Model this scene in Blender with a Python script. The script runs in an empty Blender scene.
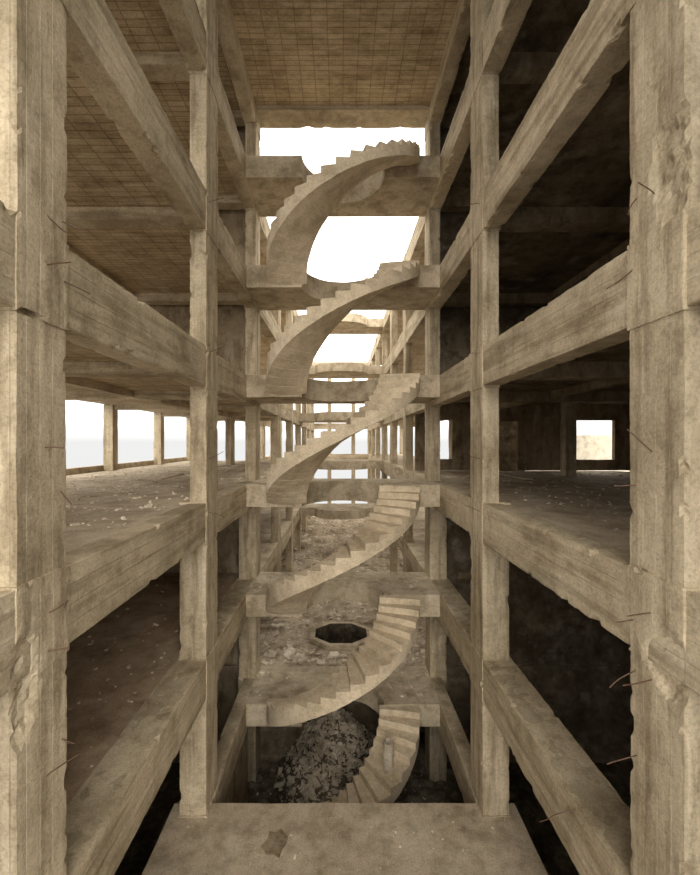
import bpy, bmesh, math, random
from mathutils import Vector, noise, Matrix
random.seed(7)
D=bpy.data
scene=bpy.context.scene

# ---------------------------------------------------------------- dimensions
A=2.82                      # half width of the atrium
COLD=0.8                    # column depth
COLY=[3.55+5.03*i for i in range(-1,9)]   # front faces of the column lines
E,DL,C,B,AL,AA,ROOF=0,3.2,6.4,9.6,12.8,16.0,18.8
PIT=-3.4
CAMZ=7.65
PF=12.24                    # landing front edge
PB=14.4

# ---------------------------------------------------------------- materials
def nd(nt,t,**k):
    n=nt.nodes.new(t)
    for a,b in k.items(): setattr(n,a,b)
    return n
def ramp(nt,src,p0,c0,p1,c1):
    r=nd(nt,'ShaderNodeValToRGB'); r.color_ramp.elements[0].position=p0; r.color_ramp.elements[0].color=(*c0,1)
    r.color_ramp.elements[1].position=p1; r.color_ramp.elements[1].color=(*c1,1)
    nt.links.new(src,r.inputs[0]); return r.outputs[0]
def noi(nt,vec,scale,detail=6,rough=.6):
    n=nd(nt,'ShaderNodeTexNoise'); n.inputs['Scale'].default_value=scale; n.inputs['Detail'].default_value=detail
    n.inputs['Roughness'].default_value=rough; nt.links.new(vec,n.inputs['Vector']); return n.outputs['Fac']
def mapped(nt,co,s):
    m=nd(nt,'ShaderNodeMapping'); m.inputs['Scale'].default_value=s; nt.links.new(co,m.inputs['Vector']); return m.outputs[0]
def mix(nt,mode,fac,a,b):
    m=nd(nt,'ShaderNodeMix',data_type='RGBA',blend_type=mode)
    if isinstance(fac,(int,float)): m.inputs[0].default_value=fac
    else: nt.links.new(fac,m.inputs[0])
    for i,v in ((6,a),(7,b)):
        if isinstance(v,tuple): m.inputs[i].default_value=(*v,1)
        else: nt.links.new(v,m.inputs[i])
    return m.outputs[2]
def concrete(name,light,dark,stretch,bump=.35,brick=None,stain=.6,boards=None,blotch=.4):
    m=D.materials.new(name); m.use_nodes=True; nt=m.node_tree; bs=nt.nodes['Principled BSDF']
    bs.inputs['Roughness'].default_value=.93; bs.inputs['Specular IOR Level'].default_value=.15
    co=nd(nt,'ShaderNodeTexCoord').outputs['Object']
    big=noi(nt,co,.7,9,.68)
    base=ramp(nt,big,.36,dark,.6,light)
    st=noi(nt,mapped(nt,co,stretch),1.0,7,.65)
    stc=ramp(nt,st,.38,(.42,.38,.32),.52,(1,1,1))
    c=mix(nt,'MULTIPLY',stain,base,stc)
    fine=noi(nt,co,30,6,.75)
    c=mix(nt,'MULTIPLY',.5,c,ramp(nt,fine,.34,(.45,.43,.40),.56,(1.1,1.1,1.1)))
    blot=noi(nt,co,3.1,8,.75)
    c=mix(nt,'MULTIPLY',blotch,c,ramp(nt,blot,.38,(.42,.38,.33),.5,(1,1,1)))
    pale=noi(nt,mapped(nt,co,tuple(s*.5 for s in stretch)),1.7,6,.6)
    c=mix(nt,'SCREEN',.4,c,ramp(nt,pale,.54,(0,0,0),.70,(.42,.37,.29)))
    hsrc=mix(nt,'ADD',.5,mix(nt,'MIX',.6,st,fine),blot)
    if boards:
        v=mapped(nt,co,boards); s=nd(nt,'ShaderNodeSeparateXYZ'); nt.links.new(v,s.inputs[0])
        ax=nd(nt,'ShaderNodeMath',operation='ADD'); nt.links.new(s.outputs[0],ax.inputs[0]); nt.links.new(s.outputs[1],ax.inputs[1])
        az=nd(nt,'ShaderNodeMath',operation='ADD'); nt.links.new(ax.outputs[0],az.inputs[0]); nt.links.new(s.outputs[2],az.inputs[1])
        fr=nd(nt,'ShaderNodeMath',operation='FRACT'); nt.links.new(az.outputs[0],fr.inputs[0])
        ln=ramp(nt,fr.outputs[0],.0,(.3,.3,.3),.05,(1,1,1))
        c=mix(nt,'MULTIPLY',.28,c,ln); hsrc=mix(nt,'MULTIPLY',.7,hsrc,ln)
        fl=nd(nt,'ShaderNodeMath',operation='FLOOR'); nt.links.new(az.outputs[0],fl.inputs[0])
        wn=nd(nt,'ShaderNodeTexWhiteNoise',noise_dimensions='1D'); nt.links.new(fl.outputs[0],wn.inputs['W'])
        c=mix(nt,'MULTIPLY',.3,c,ramp(nt,wn.outputs['Value'],0,(.62,.6,.57),1,(1.05,1.05,1.05)))
    if brick:
        bt=nd(nt,'ShaderNodeTexBrick'); bt.inputs['Scale'].default_value=1.0
        bt.inputs['Brick Width'].default_value=brick[0]; bt.inputs['Row Height'].default_value=brick[1]
        bt.inputs['Mortar Size'].default_value=brick[2]; bt.inputs['Color1'].default_value=(1,1,1,1)
        bt.inputs['Color2'].default_value=(.78,.75,.70,1); bt.inputs['Mortar'].default_value=(.42,.38,.32,1)
        bt.offset=brick[3]
        nt.links.new(co,bt.inputs['Vector'])
        c=mix(nt,'MULTIPLY',.75,c,bt.outputs['Color'])
        hsrc=mix(nt,'MULTIPLY',.9,hsrc,bt.outputs['Color'])
    nt.links.new(c,bs.inputs['Base Color'])
    bp=nd(nt,'ShaderNodeBump'); bp.inputs['Strength'].default_value=bump; bp.inputs['Distance'].default_value=.05
    nt.links.new(hsrc,bp.inputs['Height']); nt.links.new(bp.outputs[0],bs.inputs['Normal'])
    return m
L1=(.69,.585,.425); D1=(.46,.38,.26)
M_col=concrete('board_formed_concrete',L1,D1,(5,5,.5),.5,boards=(6.0,6.0,0))
M_beam=concrete('beam_concrete',L1,D1,(.5,.45,5),.5,boards=(0,0,5.0))
M_stair=concrete('stair_concrete',(.76,.645,.48),(.58,.48,.345),(3,3,3),.22,stain=.3,blotch=.25)
M_slab=concrete('slab_concrete',(.63,.535,.40),(.43,.36,.255),(2,2,2),.35,stain=.5)
M_ceil=concrete('ribbed_block_ceiling',(.64,.52,.355),(.46,.36,.235),(1,5,1),.5,brick=(.42,.16,.012,.0),stain=.45)
M_floor=concrete('dusty_floor',(.65,.55,.42),(.44,.36,.26),(2,2,2),.5,stain=.45,blotch=.3)
M_brown=concrete('brown_dusty_floor',(.54,.41,.29),(.34,.25,.17),(2,2,2),.5,stain=.4,blotch=.3)
M_dark=concrete('shaded_concrete',(.25,.20,.14),(.11,.085,.058),(2,2,2),.5)  # dark base colour puts the shade of right wing and basement into the concrete
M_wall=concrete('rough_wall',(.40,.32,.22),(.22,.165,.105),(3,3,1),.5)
M_rub=concrete('rubble_stone',(.90,.82,.69),(.48,.39,.28),(4,4,4),.4,stain=.3)
M_earth=concrete('rubble_earth',(.64,.54,.41),(.28,.22,.155),(4,4,4),1.0)
M_pit=concrete('dark_earth_and_shade',(.2,.165,.12),(.05,.04,.03),(4,4,4),1.0)  # dark pit earth; also paints the shade inside the octagonal opening
M_moundrub=concrete('dusty_rubble',(.74,.66,.54),(.34,.29,.22),(4,4,4),.6)
M_block=concrete('blockwork',(.85,.78,.64),(.7,.62,.48),(2,2,2),.3,stain=.2)
m=D.materials.new('rusty_steel'); m.use_nodes=True; nt=m.node_tree
nt.links.new(ramp(nt,noi(nt,nd(nt,'ShaderNodeTexCoord').outputs['Object'],30),.35,(.05,.025,.015),.65,(.16,.08,.045)),nt.nodes['Principled BSDF'].inputs['Base Color'])
M_rust=m

# ---------------------------------------------------------------- mesh helpers
def obj_from(name,verts,faces,mat,parent=None,smooth=False):
    me=D.meshes.new(name); me.from_pydata(verts,[],faces); me.update()
    me.materials.append(mat)
    if smooth:
        for p in me.polygons: p.use_smooth=True
    o=D.objects.new(name,me); scene.collection.objects.link(o)
    if parent: o.parent=parent
    return o
def empty(name):
    o=D.objects.new(name,None); scene.collection.objects.link(o); return o
def rbox(V,F,x0,x1,y0,y1,z0,z1,seg=.2,amp=.005,chip=.02):
    """box with subdivided, slightly uneven faces and worn edges, appended to V,F"""
    lo=(x0,y0,z0); hi=(x1,y1,z1)
    n=[max(1,min(80,int(round((hi[i]-lo[i])/seg)))) for i in range(3)]
    idx={}
    def vert(i,j,k):
        key=(i,j,k)
        if key in idx: return idx[key]
        p=Vector((lo[0]+(hi[0]-lo[0])*i/n[0],lo[1]+(hi[1]-lo[1])*j/n[1],lo[2]+(hi[2]-lo[2])*k/n[2]))
        ext=[(i in(0,n[0])),(j in(0,n[1])),(k in(0,n[2]))]
        q=p.copy()
        q+=noise.noise_vector(p*1.1)*amp+noise.noise_vector(p*7.1)*amp*.7
        if sum(ext)>=2:
            c=max(0,noise.noise(p*5.3+Vector((9,3,1)))-.33)*chip*4.5+max(0,noise.noise(p*11))*.007+.003
            mid=Vector(((lo[a]+hi[a])/2 for a in range(3)))
            for a in range(3):
                if ext[a]: q[a]+= c if p[a]<mid[a] else -c
        V.append(q); idx[key]=len(V)-1; return idx[key]
    for (a,b,c) in ((0,1,2),(1,2,0),(2,0,1)):
        for side in (0,1):
            for u in range(n[a]):
                for v in range(n[b]):
                    def mk(uu,vv):
                        t=[0,0,0]; t[a]=uu; t[b]=vv; t[c]=n[c]*side; return vert(*t)
                    f=[mk(u,v),mk(u+1,v),mk(u+1,v+1),mk(u,v+1)]
                    F.append(f if side else f[::-1])
def box(name,x0,x1,y0,y1,z0,z1,mat,seg=.25,amp=.005,parent=None,chip=.02):
    V=[];F=[]; rbox(V,F,x0,x1,y0,y1,z0,z1,seg,amp,chip); return obj_from(name,V,F,mat,parent)

# ---------------------------------------------------------------- columns
# spalled patches on the nearest pair: (side, y, z, radius, depth)
SPALL=[(1,3.55,10.1,.5,.07),(1,3.7,5.65,.34,.06),(-1,3.5,5.5,.45,.09),(1,3.6,12.0,.3,.04)]
def column(side,y,inner,bottom,top,seg=.14,wide=True,dep=COLD):
    V=[];F=[]
    levels=[l for l in (PIT,E,DL,C,B,AL,AA,ROOF) if l>=bottom-.01]
    z=bottom
    for l in levels[1:]+([] if levels[-1]>=top else [top]):
        if l>top+.01: break
        w=.55 if (wide and l<=C+.01) else .34
        j=random.uniform(-.008,.008)
        x0=inner+j; x1=inner+w
        a,b=(x0,x1) if side>0 else (-x1,-x0)
        rbox(V,F,a,b,y+j,y+dep-j,z,l-.80,seg,.006,.03)
        x0-=.018; x1+=.018
        a,b=(x0,x1) if side>0 else (-x1,-x0)
        rbox(V,F,a,b,y-.02,y+dep+.018,l-.84,l+.02,seg,.008,.045)
        z=l
    if 3<y<4:
        for s,py,pz,r,d in SPALL:
            if s!=side: continue
            for v in V:
                if abs(v.x)>inner+.12: continue
                q=math.hypot((v.y-py)*1.3,v.z-pz)+noise.noise(v*4)*.16
                if q<r:
                    v.x+=side*d*min(1,(r-q)/.12)*(.75+.6*noise.noise(v*12))
    return obj_from('concrete_column',V,F,M_col)
for i,y in enumerate(COLY):
    for s in (-1,1):
        near=i<=3
        column(s,y,A,PIT if near else E,ROOF if near else AA,(.05 if i==1 else .09) if near else .4,near,.66 if i==1 else COLD)
        if i>3: column(s,y,A+3.4,E,AA,.5,False)

# ---------------------------------------------------------------- long edge beams
def beams(side,y0,y1,top,x=A,w=.38,h=.8,seg=.16,mat=None):
    V=[];F=[]
    ys=[y0]+[y for y in COLY if y0<y<y1]+[y1]
    for a,b in zip(ys[:-1],ys[1:]):
        j=random.uniform(-.004,.008)
        xa,xb=(x+j,x+w) if side>0 else (-x-w,-x-j)
        rbox(V,F,xa,xb,a,b,top-h+random.uniform(-.015,.015),top,seg,.007,.03)
    return obj_from('concrete_beam',V,F,mat or M_beam)
for s in (-1,1):
    for L in (E,DL,C,B,AL,AA,ROOF):
        w=.62 if L==DL else .38
        y0=-1.2 if L!=E else 8.9
        beams(s,y0,PB,L,w=w,h=.8,seg=.075)
        if L not in(E,ROOF): beams(s,PB,COLY[-1]+COLD,L,seg=.5); beams(s,PB,COLY[-1]+COLD,L,x=A+3.4,seg=.5,w=.3,h=.6)

# ---------------------------------------------------------------- wings
XL=-10.6; XR=13.0
YN=-1.6
def slab(name,x0,x1,y0,y1,top,th=.26,mt=M_floor,mb=M_ceil):
    o=box(name,x0,x1,y0,y1,top-th,top,mb,.5,.008)
    o.data.materials.append(mt)
    for p in o.data.polygons:
        if p.normal.z>.5: p.material_index=1
    return o
for L,n in ((DL,'floor'),(C,'floor'),(B,'floor'),(AL,'floor'),(AA,'floor'),(ROOF,'ceiling')):
    ye=29.0 if L in (C,B) else PB
    g=.60 if L==DL else .36
    slab(n,XL,-A-g,YN,ye,L-.03,mb=M_ceil,mt=M_brown if L==DL else M_floor)
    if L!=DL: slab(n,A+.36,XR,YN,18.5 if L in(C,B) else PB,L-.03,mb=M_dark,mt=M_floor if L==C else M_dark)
slab('ceiling',-A-.05,A+.05,YN,PB,ROOF,th=.25)
for L in (C,B,AL,AA,ROOF):
    for i,y in enumerate(COLY):
        if y<PB:
            box('transverse_beam',XL,-A-.3,y+.1,y+.5,L-.55,L-.2,M_beam,.3)
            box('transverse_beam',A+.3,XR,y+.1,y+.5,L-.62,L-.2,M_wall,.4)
        elif y<29 and L in(B,):
            box('transverse_beam',XL,-A-.3,y+.1,y+.5,L-.5,L-.2,M_beam,.3)
    box('secondary_beam',-7.1,-6.8,YN,PB,L-.5,L-.2,M_beam,.3)
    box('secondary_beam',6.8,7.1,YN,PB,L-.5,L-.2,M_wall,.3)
box('roof_edge_beam',-A,A,13.6,PB,18.40,18.78,M_beam,.14)
for s in (-1,1):
    for L in (DL,C,B,AL,AA):
        if L in(C,B) and s<0: continue
        y0=PB if not(L in (C,B) and s>0) else 18.5
        a,b=(A+.3,A+3.5) if s>0 else(-A-3.5,-A-.3)
        slab('gallery_floor',a,b,y0,COLY[-1]+.6,L-.02,th=.22)
for i,y in enumerate(COLY):
    if y<29.5:
        for L in (C,B,AL,AA):
            if L!=C and y>PB: continue
            t={C:B,B:AL,AL:AA,AA:ROOF}[L]
            box('facade_column',XL,XL+.42,y,y+.45,L-.03,t-.28,M_col,.3)
box('kerb',XL-.22,XL-.01,YN,29,C-.3,C+.22,M_slab,.3)
# enclosing walls; the near ones are unseen, added to keep sky light out
box('wall_left',XL-.25,XL,YN,29,PIT,C-.32,M_wall,.6)
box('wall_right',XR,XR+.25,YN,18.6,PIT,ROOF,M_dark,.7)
box('added_wall_near_left',XL,-A-.4,YN-.2,YN,PIT,C-.3,M_dark,.7)
box('added_wall_near_right',A+.4,XR,YN-.2,YN,PIT,ROOF,M_dark,.7)
box('added_wall_near_basement',-A-.4,A+.4,YN-.2,YN,PIT,E,M_dark,.7)
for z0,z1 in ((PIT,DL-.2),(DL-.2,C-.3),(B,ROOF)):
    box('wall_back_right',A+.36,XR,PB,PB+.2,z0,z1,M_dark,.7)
box('wall_back_left',XL,-A-.36,PB,PB+.2,PIT,C-.3,M_wall,.7)
box('wall_back_left',XL,-A-.36,PB,PB+.2,B,ROOF,M_wall,.7)
def wallseg(x0,x1,z0,z1): box('wall_back_right',x0,x1,18.4,18.6,C+z0,C+z1,M_wall,.4)
wallseg(A+.4,4.0,0,3.2); wallseg(4.0,4.85,0,.5); wallseg(4.85,6.9,0,3.2); wallseg(6.9,7.7,2.15,3.2); wallseg(7.7,10.1,0,3.2)
wallseg(10.1,11.95,0,.48); wallseg(10.1,11.95,2.2,3.2); wallseg(11.95,XR,0,3.2); wallseg(4.0,4.85,2.2,3.2)
box('closet_wall',6.3,8.4,19.2,19.4,C-.3,C+2.4,M_dark,.5)
box('neighbour_wall',9.0,16.5,22.0,22.3,C-.6,C+1.6,M_block,.6)
for x in (5.0,8.3):
    box('interior_column',x,x+.4,15.6,16.0,C-.03,B-.28,M_col,.25)

# ---------------------------------------------------------------- landings with round notch
def landing(top,th=.64,r=1.2):
    x0,x1,y0,y1=-A-.02,A+.02,PF,PB-.02
    pts=[(x0,y0)]
    N=40
    pts+=[(x0+(abs(x0)-r)*k/6,y0) for k in range(1,6)]
    for k in range(N+1):
        t=math.pi-math.pi*k/N
        pts.append((r*math.cos(t),y0+r*math.sin(t)*1.08))
    pts+=[(r+(x1-r)*k/6,y0) for k in range(1,7)]
    pts+=[(x1,y1),(x0,y1)]
    bm=bmesh.new()
    vs=[bm.verts.new((p[0],p[1],top-th)) for p in pts]
    f=bm.faces.new(vs)
    ex=bmesh.ops.extrude_face_region(bm,geom=[f])
    for v in ex['geom']:
        if isinstance(v,bmesh.types.BMVert): v.co.z=top
    bmesh.ops.triangulate(bm,faces=[f for f in bm.faces if len(f.verts)>4])
    bmesh.ops.subdivide_edges(bm,edges=[e for e in bm.edges if e.calc_length()>.3],cuts=2,use_grid_fill=True)
    bmesh.ops.recalc_face_normals(bm,faces=bm.faces)
    for v in bm.verts:
        v.co+=noise.noise_vector(v.co*2.2)*.015
    me=D.meshes.new('stair_landing'); bm.to_mesh(me); bm.free(); me.materials.append(M_slab)
    o=D.objects.new('stair_landing',me); scene.collection.objects.link(o); return o
LAND={L:landing(L) for L in (E,DL,C,B,AL,AA)}

# ---------------------------------------------------------------- spiral staircase
stair=empty('spiral_staircase')
RO,RI=2.2,1.06
def flight(z0,z1,n,k,t0=math.pi*1.0,t1=math.pi*2.0):
    V=[];F=[]; rise=(z1-z0)/n; m=4
    def P(r,t,z):
        p=Vector((r*math.cos(t),PF+r*math.sin(t),z))
        return p+noise.noise_vector(p*3.0)*.008
    NR=4
    for i in range(n):
        zt=z0+(i+1)*rise
        ta=t0+(t1-t0)*i/n; tb=t0+(t1-t0)*(i+1)/n
        base=len(V)
        nose=.008
        for j in range(m+1):
            s=(i+j/m)/n
            t=ta+(tb-ta)*j/m
            if j==0: t-=nose
            zb=z0+(z1-z0)*s-.30-.28*max(0,1-s/.6)**1.5
            for q in range(NR+1):
                r=RI+(RO-RI)*q/NR
                V.append(P(r,t,zt-(0.01 if q in(0,NR) else 0)-max(0,noise.noise(Vector((r*3,t*7,zt))))*.02))
            for q in range(NR+1):
                r=RI+(RO-RI)*q/NR
                V.append(P(r,t,zb+(.05 if q in(0,NR) else 0)))
        W=2*(NR+1)
        for j in range(m):
            a=base+j*W; b=a+W
            for q in range(NR):
                F.append((a+q,a+q+1,b+q+1,b+q)); 
                F.append((a+NR+1+q,b+NR+1+q,b+NR+2+q,a+NR+2+q))
            F.append((a,b,b+NR+1,a+NR+1)); F.append((a+NR,a+2*NR+1,b+2*NR+1,b+NR))
        for q in range(NR):
            F.append((base+q,base+NR+1+q,base+NR+2+q,base+q+1))
            e=base+m*W
            F.append((e+q,e+q+1,e+NR+2+q,e+NR+1+q))
    o=obj_from('flight_%d'%k,V,F,M_stair,stair)
    bm=bmesh.new(); bm.from_mesh(o.data); bmesh.ops.recalc_face_normals(bm,faces=bm.faces); bm.to_mesh(o.data); bm.free()
lv=[PIT,E,DL,C,B,AL,AA]
for k in range(6): flight(lv[k],lv[k+1],19,k+1)

# ---------------------------------------------------------------- walkway, pit, rubble field
walk=slab('floor',-3.6,3.6,YN,8.9,E,th=.35,mt=M_floor,mb=M_slab)
box('wall_pit_left',-A-.3,-A-.02,8.9,PF+.3,PIT,E-.8,M_wall,.3)
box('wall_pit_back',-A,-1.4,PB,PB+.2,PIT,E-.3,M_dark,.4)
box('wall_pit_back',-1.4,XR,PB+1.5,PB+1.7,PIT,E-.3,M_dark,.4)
def terrain(name,x0,x1,y0,y1,res,hf,mat,hole=None):
    V=[];F=[];nx=int((x1-x0)/res);ny=int((y1-y0)/res)
    for j in range(ny+1):
        for i in range(nx+1):
            x=x0+(x1-x0)*i/nx;y=y0+(y1-y0)*j/ny
            V.append((x,y,hf(x,y)))
    for j in range(ny):
        for i in range(nx):
            x=x0+(x1-x0)*(i+.5)/nx;y=y0+(y1-y0)*(j+.5)/ny
            if hole and math.hypot(x-hole[0],(y-hole[1])/.82)<hole[2]: continue
            a=j*(nx+1)+i; F.append((a,a+1,a+nx+2,a+nx+1))
    return obj_from(name,V,F,mat)
HX,HY=-.05,16.4
def hf_e(x,y):
    p=Vector((x,y,0)); d=math.hypot(x-HX,y-HY)
    k=min(1,max(0,(d-1.2)/1.2)); k*=min(1,max(.0,(y-14.5)/1.5))
    h=(noise.noise(p*.5)+.35)*.35+abs(noise.noise(p*2.1))*.12+abs(noise.noise(p*6))*.05
    return max(0,h)*k+.02+ min(1.2,max(0,(y-24)/20))*.5
rf=terrain('rubble_field',-9.5,9.5,PB-.08,47,.12,hf_e,M_earth,(HX,HY,1.12))
def hf_p(x,y):
    p=Vector((x,y,3)); d=math.hypot((x+.3)/1.9,(y-14.0)/2.4)
    return PIT+max(0,1-d)*2.2+abs(noise.noise(p*2.1))*.2+abs(noise.noise(p*6))*.1
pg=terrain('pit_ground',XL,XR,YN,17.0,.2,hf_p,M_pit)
V=[];F=[]
for k in range(8):
    t=math.pi/8+k*math.pi/4
    for r,z in ((1.08,.2),(1.3,.2),(1.33,-.1),(1.12,-1.6)):
        V.append((HX+r*math.cos(t),HY+r*math.sin(t)*.85,z))
for k in range(8):
    a=k*4;b=((k+1)%8)*4
    for q in range(4): F.append((a+q,b+q,b+(q+1)%4,a+(q+1)%4))
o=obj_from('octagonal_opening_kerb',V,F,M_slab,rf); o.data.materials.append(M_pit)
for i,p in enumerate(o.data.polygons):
    if i%4==3: p.material_index=1  # inner faces dark: the opening's shade is set by colour

def rubble(name,n,fn,smin,smax,mat,hf=None,parent=None,flat=.6,pw=3):
    V=[];F=[]
    for _ in range(n):
        x,y=fn(); z=hf(x,y)
        s=smin+(smax-smin)*random.random()**pw
        M=Matrix.Rotation(random.uniform(0,6.28),3,'Z')@Matrix.Rotation(random.uniform(-.5,.5),3,'X')@Matrix.Rotation(random.uniform(-.5,.5),3,'Y')
        sx,sy,sz=s*random.uniform(.6,1.5),s*random.uniform(.6,1.2),s*random.uniform(.3,1)*flat
        b=len(V)
        for dx,dy,dz in ((-1,-1,-1),(1,-1,-1),(1,1,-1),(-1,1,-1),(-1,-1,1),(1,-1,1),(1,1,1),(-1,1,1)):
            v=M@Vector((dx*sx*random.uniform(.6,1),dy*sy*random.uniform(.6,1),dz*sz*random.uniform(.6,1)))
            V.append(v+Vector((x,y,z+sz*.5)))
        for f in ((0,3,2,1),(4,5,6,7),(0,1,5,4),(1,2,6,5),(2,3,7,6),(3,0,4,7)): F.append(tuple(b+q for q in f))
    return obj_from(name,V,F,mat,parent)
def rnd(x0,x1,y0,y1): return lambda:(random.uniform(x0,x1),random.uniform(y0,y1))
def fieldp():
    while True:
        x=random.uniform(-6,6);y=14.5+31*random.random()**1.5
        if math.hypot(x-HX,y-HY)>1.5: return x,y
rubble('broken_pieces',6500,fieldp,.015,.15,M_rub,hf_e,rf,pw=4.5)
rubble('broken_boards',160,fieldp,.08,.2,M_wall,hf_e,rf,flat=.15,pw=2)
def moundp():
    while True:
        x=random.gauss(-.3,.9);y=random.gauss(13.6,1.2)
        if math.hypot((x+.3)/1.9,(y-14)/2.6)<1: return x,y
rubble('broken_pieces',3600,moundp,.02,.11,M_moundrub,hf_p,pg,pw=4)
rubble('pale_pieces',90,moundp,.03,.08,M_rub,hf_p,pg)
rubble('pale_pieces',300,rnd(-2.7,2.7,9.5,14),.015,.06,M_moundrub,hf_p,pg)
rubble('floor_debris',1500,rnd(XL+.5,-A-.6,6,28),.01,.06,M_rub,lambda x,y:C-.03)
rubble('floor_debris',700,rnd(A+.6,XR-.4,6,18),.01,.05,M_moundrub,lambda x,y:C-.03)
rubble('floor_debris',350,rnd(XL+.5,-A-.7,5,14),.015,.06,M_moundrub,lambda x,y:DL-.03)
rubble('debris',260,rnd(-3.3,3.3,5.2,8.7),.006,.032,M_rub,lambda x,y:E,walk)
for L in (E,DL):
    rubble('debris',90,lambda:(random.choice((-1,1))*random.uniform(1.3,2.7),random.uniform(12.5,14)),.015,.06,M_rub,lambda x,y:L,LAND[L])

# broken-off concrete patch lying on the walkway
n=11
pp=[(-1.32+.22*(1+.25*math.sin(k*2.3))*math.cos(k/n*6.283),8.0+.26*(1+.2*math.sin(k*3.7))*math.sin(k/n*6.283)) for k in range(n)]
V=[(x,y,0) for x,y in pp]+[(x*.99-.01,y*.995+.03,.035) for x,y in pp]
F=[tuple(range(n,2*n))]+[(k,(k+1)%n,n+(k+1)%n,n+k) for k in range(n)]
obj_from('broken_slab_piece',V,F,M_wall,walk)
bm=bmesh.new(); bmesh.ops.create_cone(bm,cap_ends=False,segments=20,radius1=.14,radius2=.14,depth=.75)
r=bmesh.ops.extrude_face_region(bm,geom=bm.faces[:]); 
for v in r['geom']:
    if isinstance(v,bmesh.types.BMVert): v.co.x*=.82; v.co.y*=.82
# rests on the tread at polar angle 309 deg, radius 1.85 of the lowest flight
tt=math.radians(312); zi=PIT+(int((tt-math.pi)/math.pi*19)+1)*3.4/19
bmesh.ops.transform(bm,matrix=Matrix.Translation((1.75*math.cos(tt),PF+1.75*math.sin(tt),zi+.375)),verts=bm.verts)
me=D.meshes.new('clay_pipe'); bm.to_mesh(me); bm.free(); me.materials.append(M_rub); o=D.objects.new('clay_pipe',me); scene.collection.objects.link(o); o.parent=stair

# ---------------------------------------------------------------- far landings
for L in (DL,C,B,AL,AA):
    y0=28.4; N=24
    pts=[(-A,y0)]+[(1.75*math.cos(math.pi+math.pi*k/N),y0+1.3*math.sin(math.pi+math.pi*k/N)) for k in range(N+1)]+[(A,y0),(A,y0+2),(-A,y0+2)]
    V=[(p[0],p[1],L-.55) for p in pts]+[(p[0],p[1],L) for p in pts]; n=len(pts)
    F=[tuple(range(n))[::-1],tuple(range(n,2*n))]+[(k,(k+1)%n,n+(k+1)%n,n+k) for k in range(n)]
    obj_from('far_landing',V,F,M_slab)
for L in (DL,C,B,AL,AA):
    box('cross_beam',-A,A,COLY[-1],COLY[-1]+.35,L-.6,L,M_beam,.6)
for x in (-1.2,1.3): box('far_column',x-.2,x+.2,COLY[-1],COLY[-1]+.4,0,AA,M_col,.6)

# ---------------------------------------------------------------- rebar stubs
def rebar(pts):
    cu=D.curves.new('rebar','CURVE'); cu.dimensions='3D'; cu.bevel_depth=.006; cu.bevel_resolution=1
    sp=cu.splines.new('POLY'); sp.points.add(len(pts)-1)
    for i,p in enumerate(pts): sp.points[i].co=(*p,1)
    o=D.objects.new('rebar',cu); cu.materials.append(M_rust); scene.collection.objects.link(o)
def bent(p,d,n=7,l=.5,wob=.5):
    p=Vector(p); d=Vector(d).normalized(); out=[p-d*.1]
    for i in range(n):
        out.append(p.copy()); p=p+d*l/n; d=(d+noise.noise_vector(p*7)*wob*.35).normalized()
    rebar(out)
for y in (3.9,4.12):
    for z in (12.9,9.9,9.2,7.7,7.35,6.1,5.6,4.7):
        if random.random()<.6: bent((-A-.01,y,z+random.uniform(-.2,.2)),(random.uniform(.3,1),random.uniform(-.2,.6),random.uniform(-.7,.9)),l=random.uniform(.15,.35))
        if random.random()<.6: bent((A+.01,y,z+random.uniform(-.2,.2)),(-random.uniform(.3,1),random.uniform(-.2,.6),random.uniform(-.7,.9)),l=random.uniform(.15,.4))
for s in (-1,1):
    for z in (B-.1,C-.2,C+.9,AL-.2):
        bent((s*A,8.7,z),(-s,.2,random.uniform(-.5,.8)),l=.4)
bent((A,5.2,DL-.1),(-1,.3,-.5),l=.6,n=10,wob=1)

# ---------------------------------------------------------------- light
w=D.worlds.new('overcast_sky'); scene.world=w; w.use_nodes=True; nt=w.node_tree
bg=nt.nodes['Background']
tc=nd(nt,'ShaderNodeTexCoord'); sx=nd(nt,'ShaderNodeSeparateXYZ'); nt.links.new(tc.outputs['Generated'],sx.inputs[0])
nt.links.new(ramp(nt,sx.outputs['Z'],-.05,(.25,.25,.247),.2,(1,.97,.90)),bg.inputs['Color'])
bg.inputs['Strength'].default_value=3.5
sun=D.lights.new('rear_sky_fill','SUN'); sun.energy=2.1; sun.angle=math.radians(60); sun.color=(1,.92,.80)  # added wide sun lamp, fills in for soft skylight from behind the camera
so=D.objects.new('rear_sky_fill',sun); scene.collection.objects.link(so)
so.rotation_euler=Vector((-.10,1,-.38)).to_track_quat('-Z','Y').to_euler()

scene.view_settings.view_transform='Standard'
scene.view_settings.look='None'

cam=D.cameras.new('camera'); co=D.objects.new('camera',cam); scene.collection.objects.link(co)
cam.sensor_fit='HORIZONTAL'; cam.sensor_width=36; cam.lens=36*420/700
cam.shift_x=10/700; cam.shift_y=4.5/700; cam.clip_start=.05; cam.clip_end=500
co.location=(-.09,0,CAMZ); co.rotation_euler=(math.pi/2,0,0)
scene.camera=co
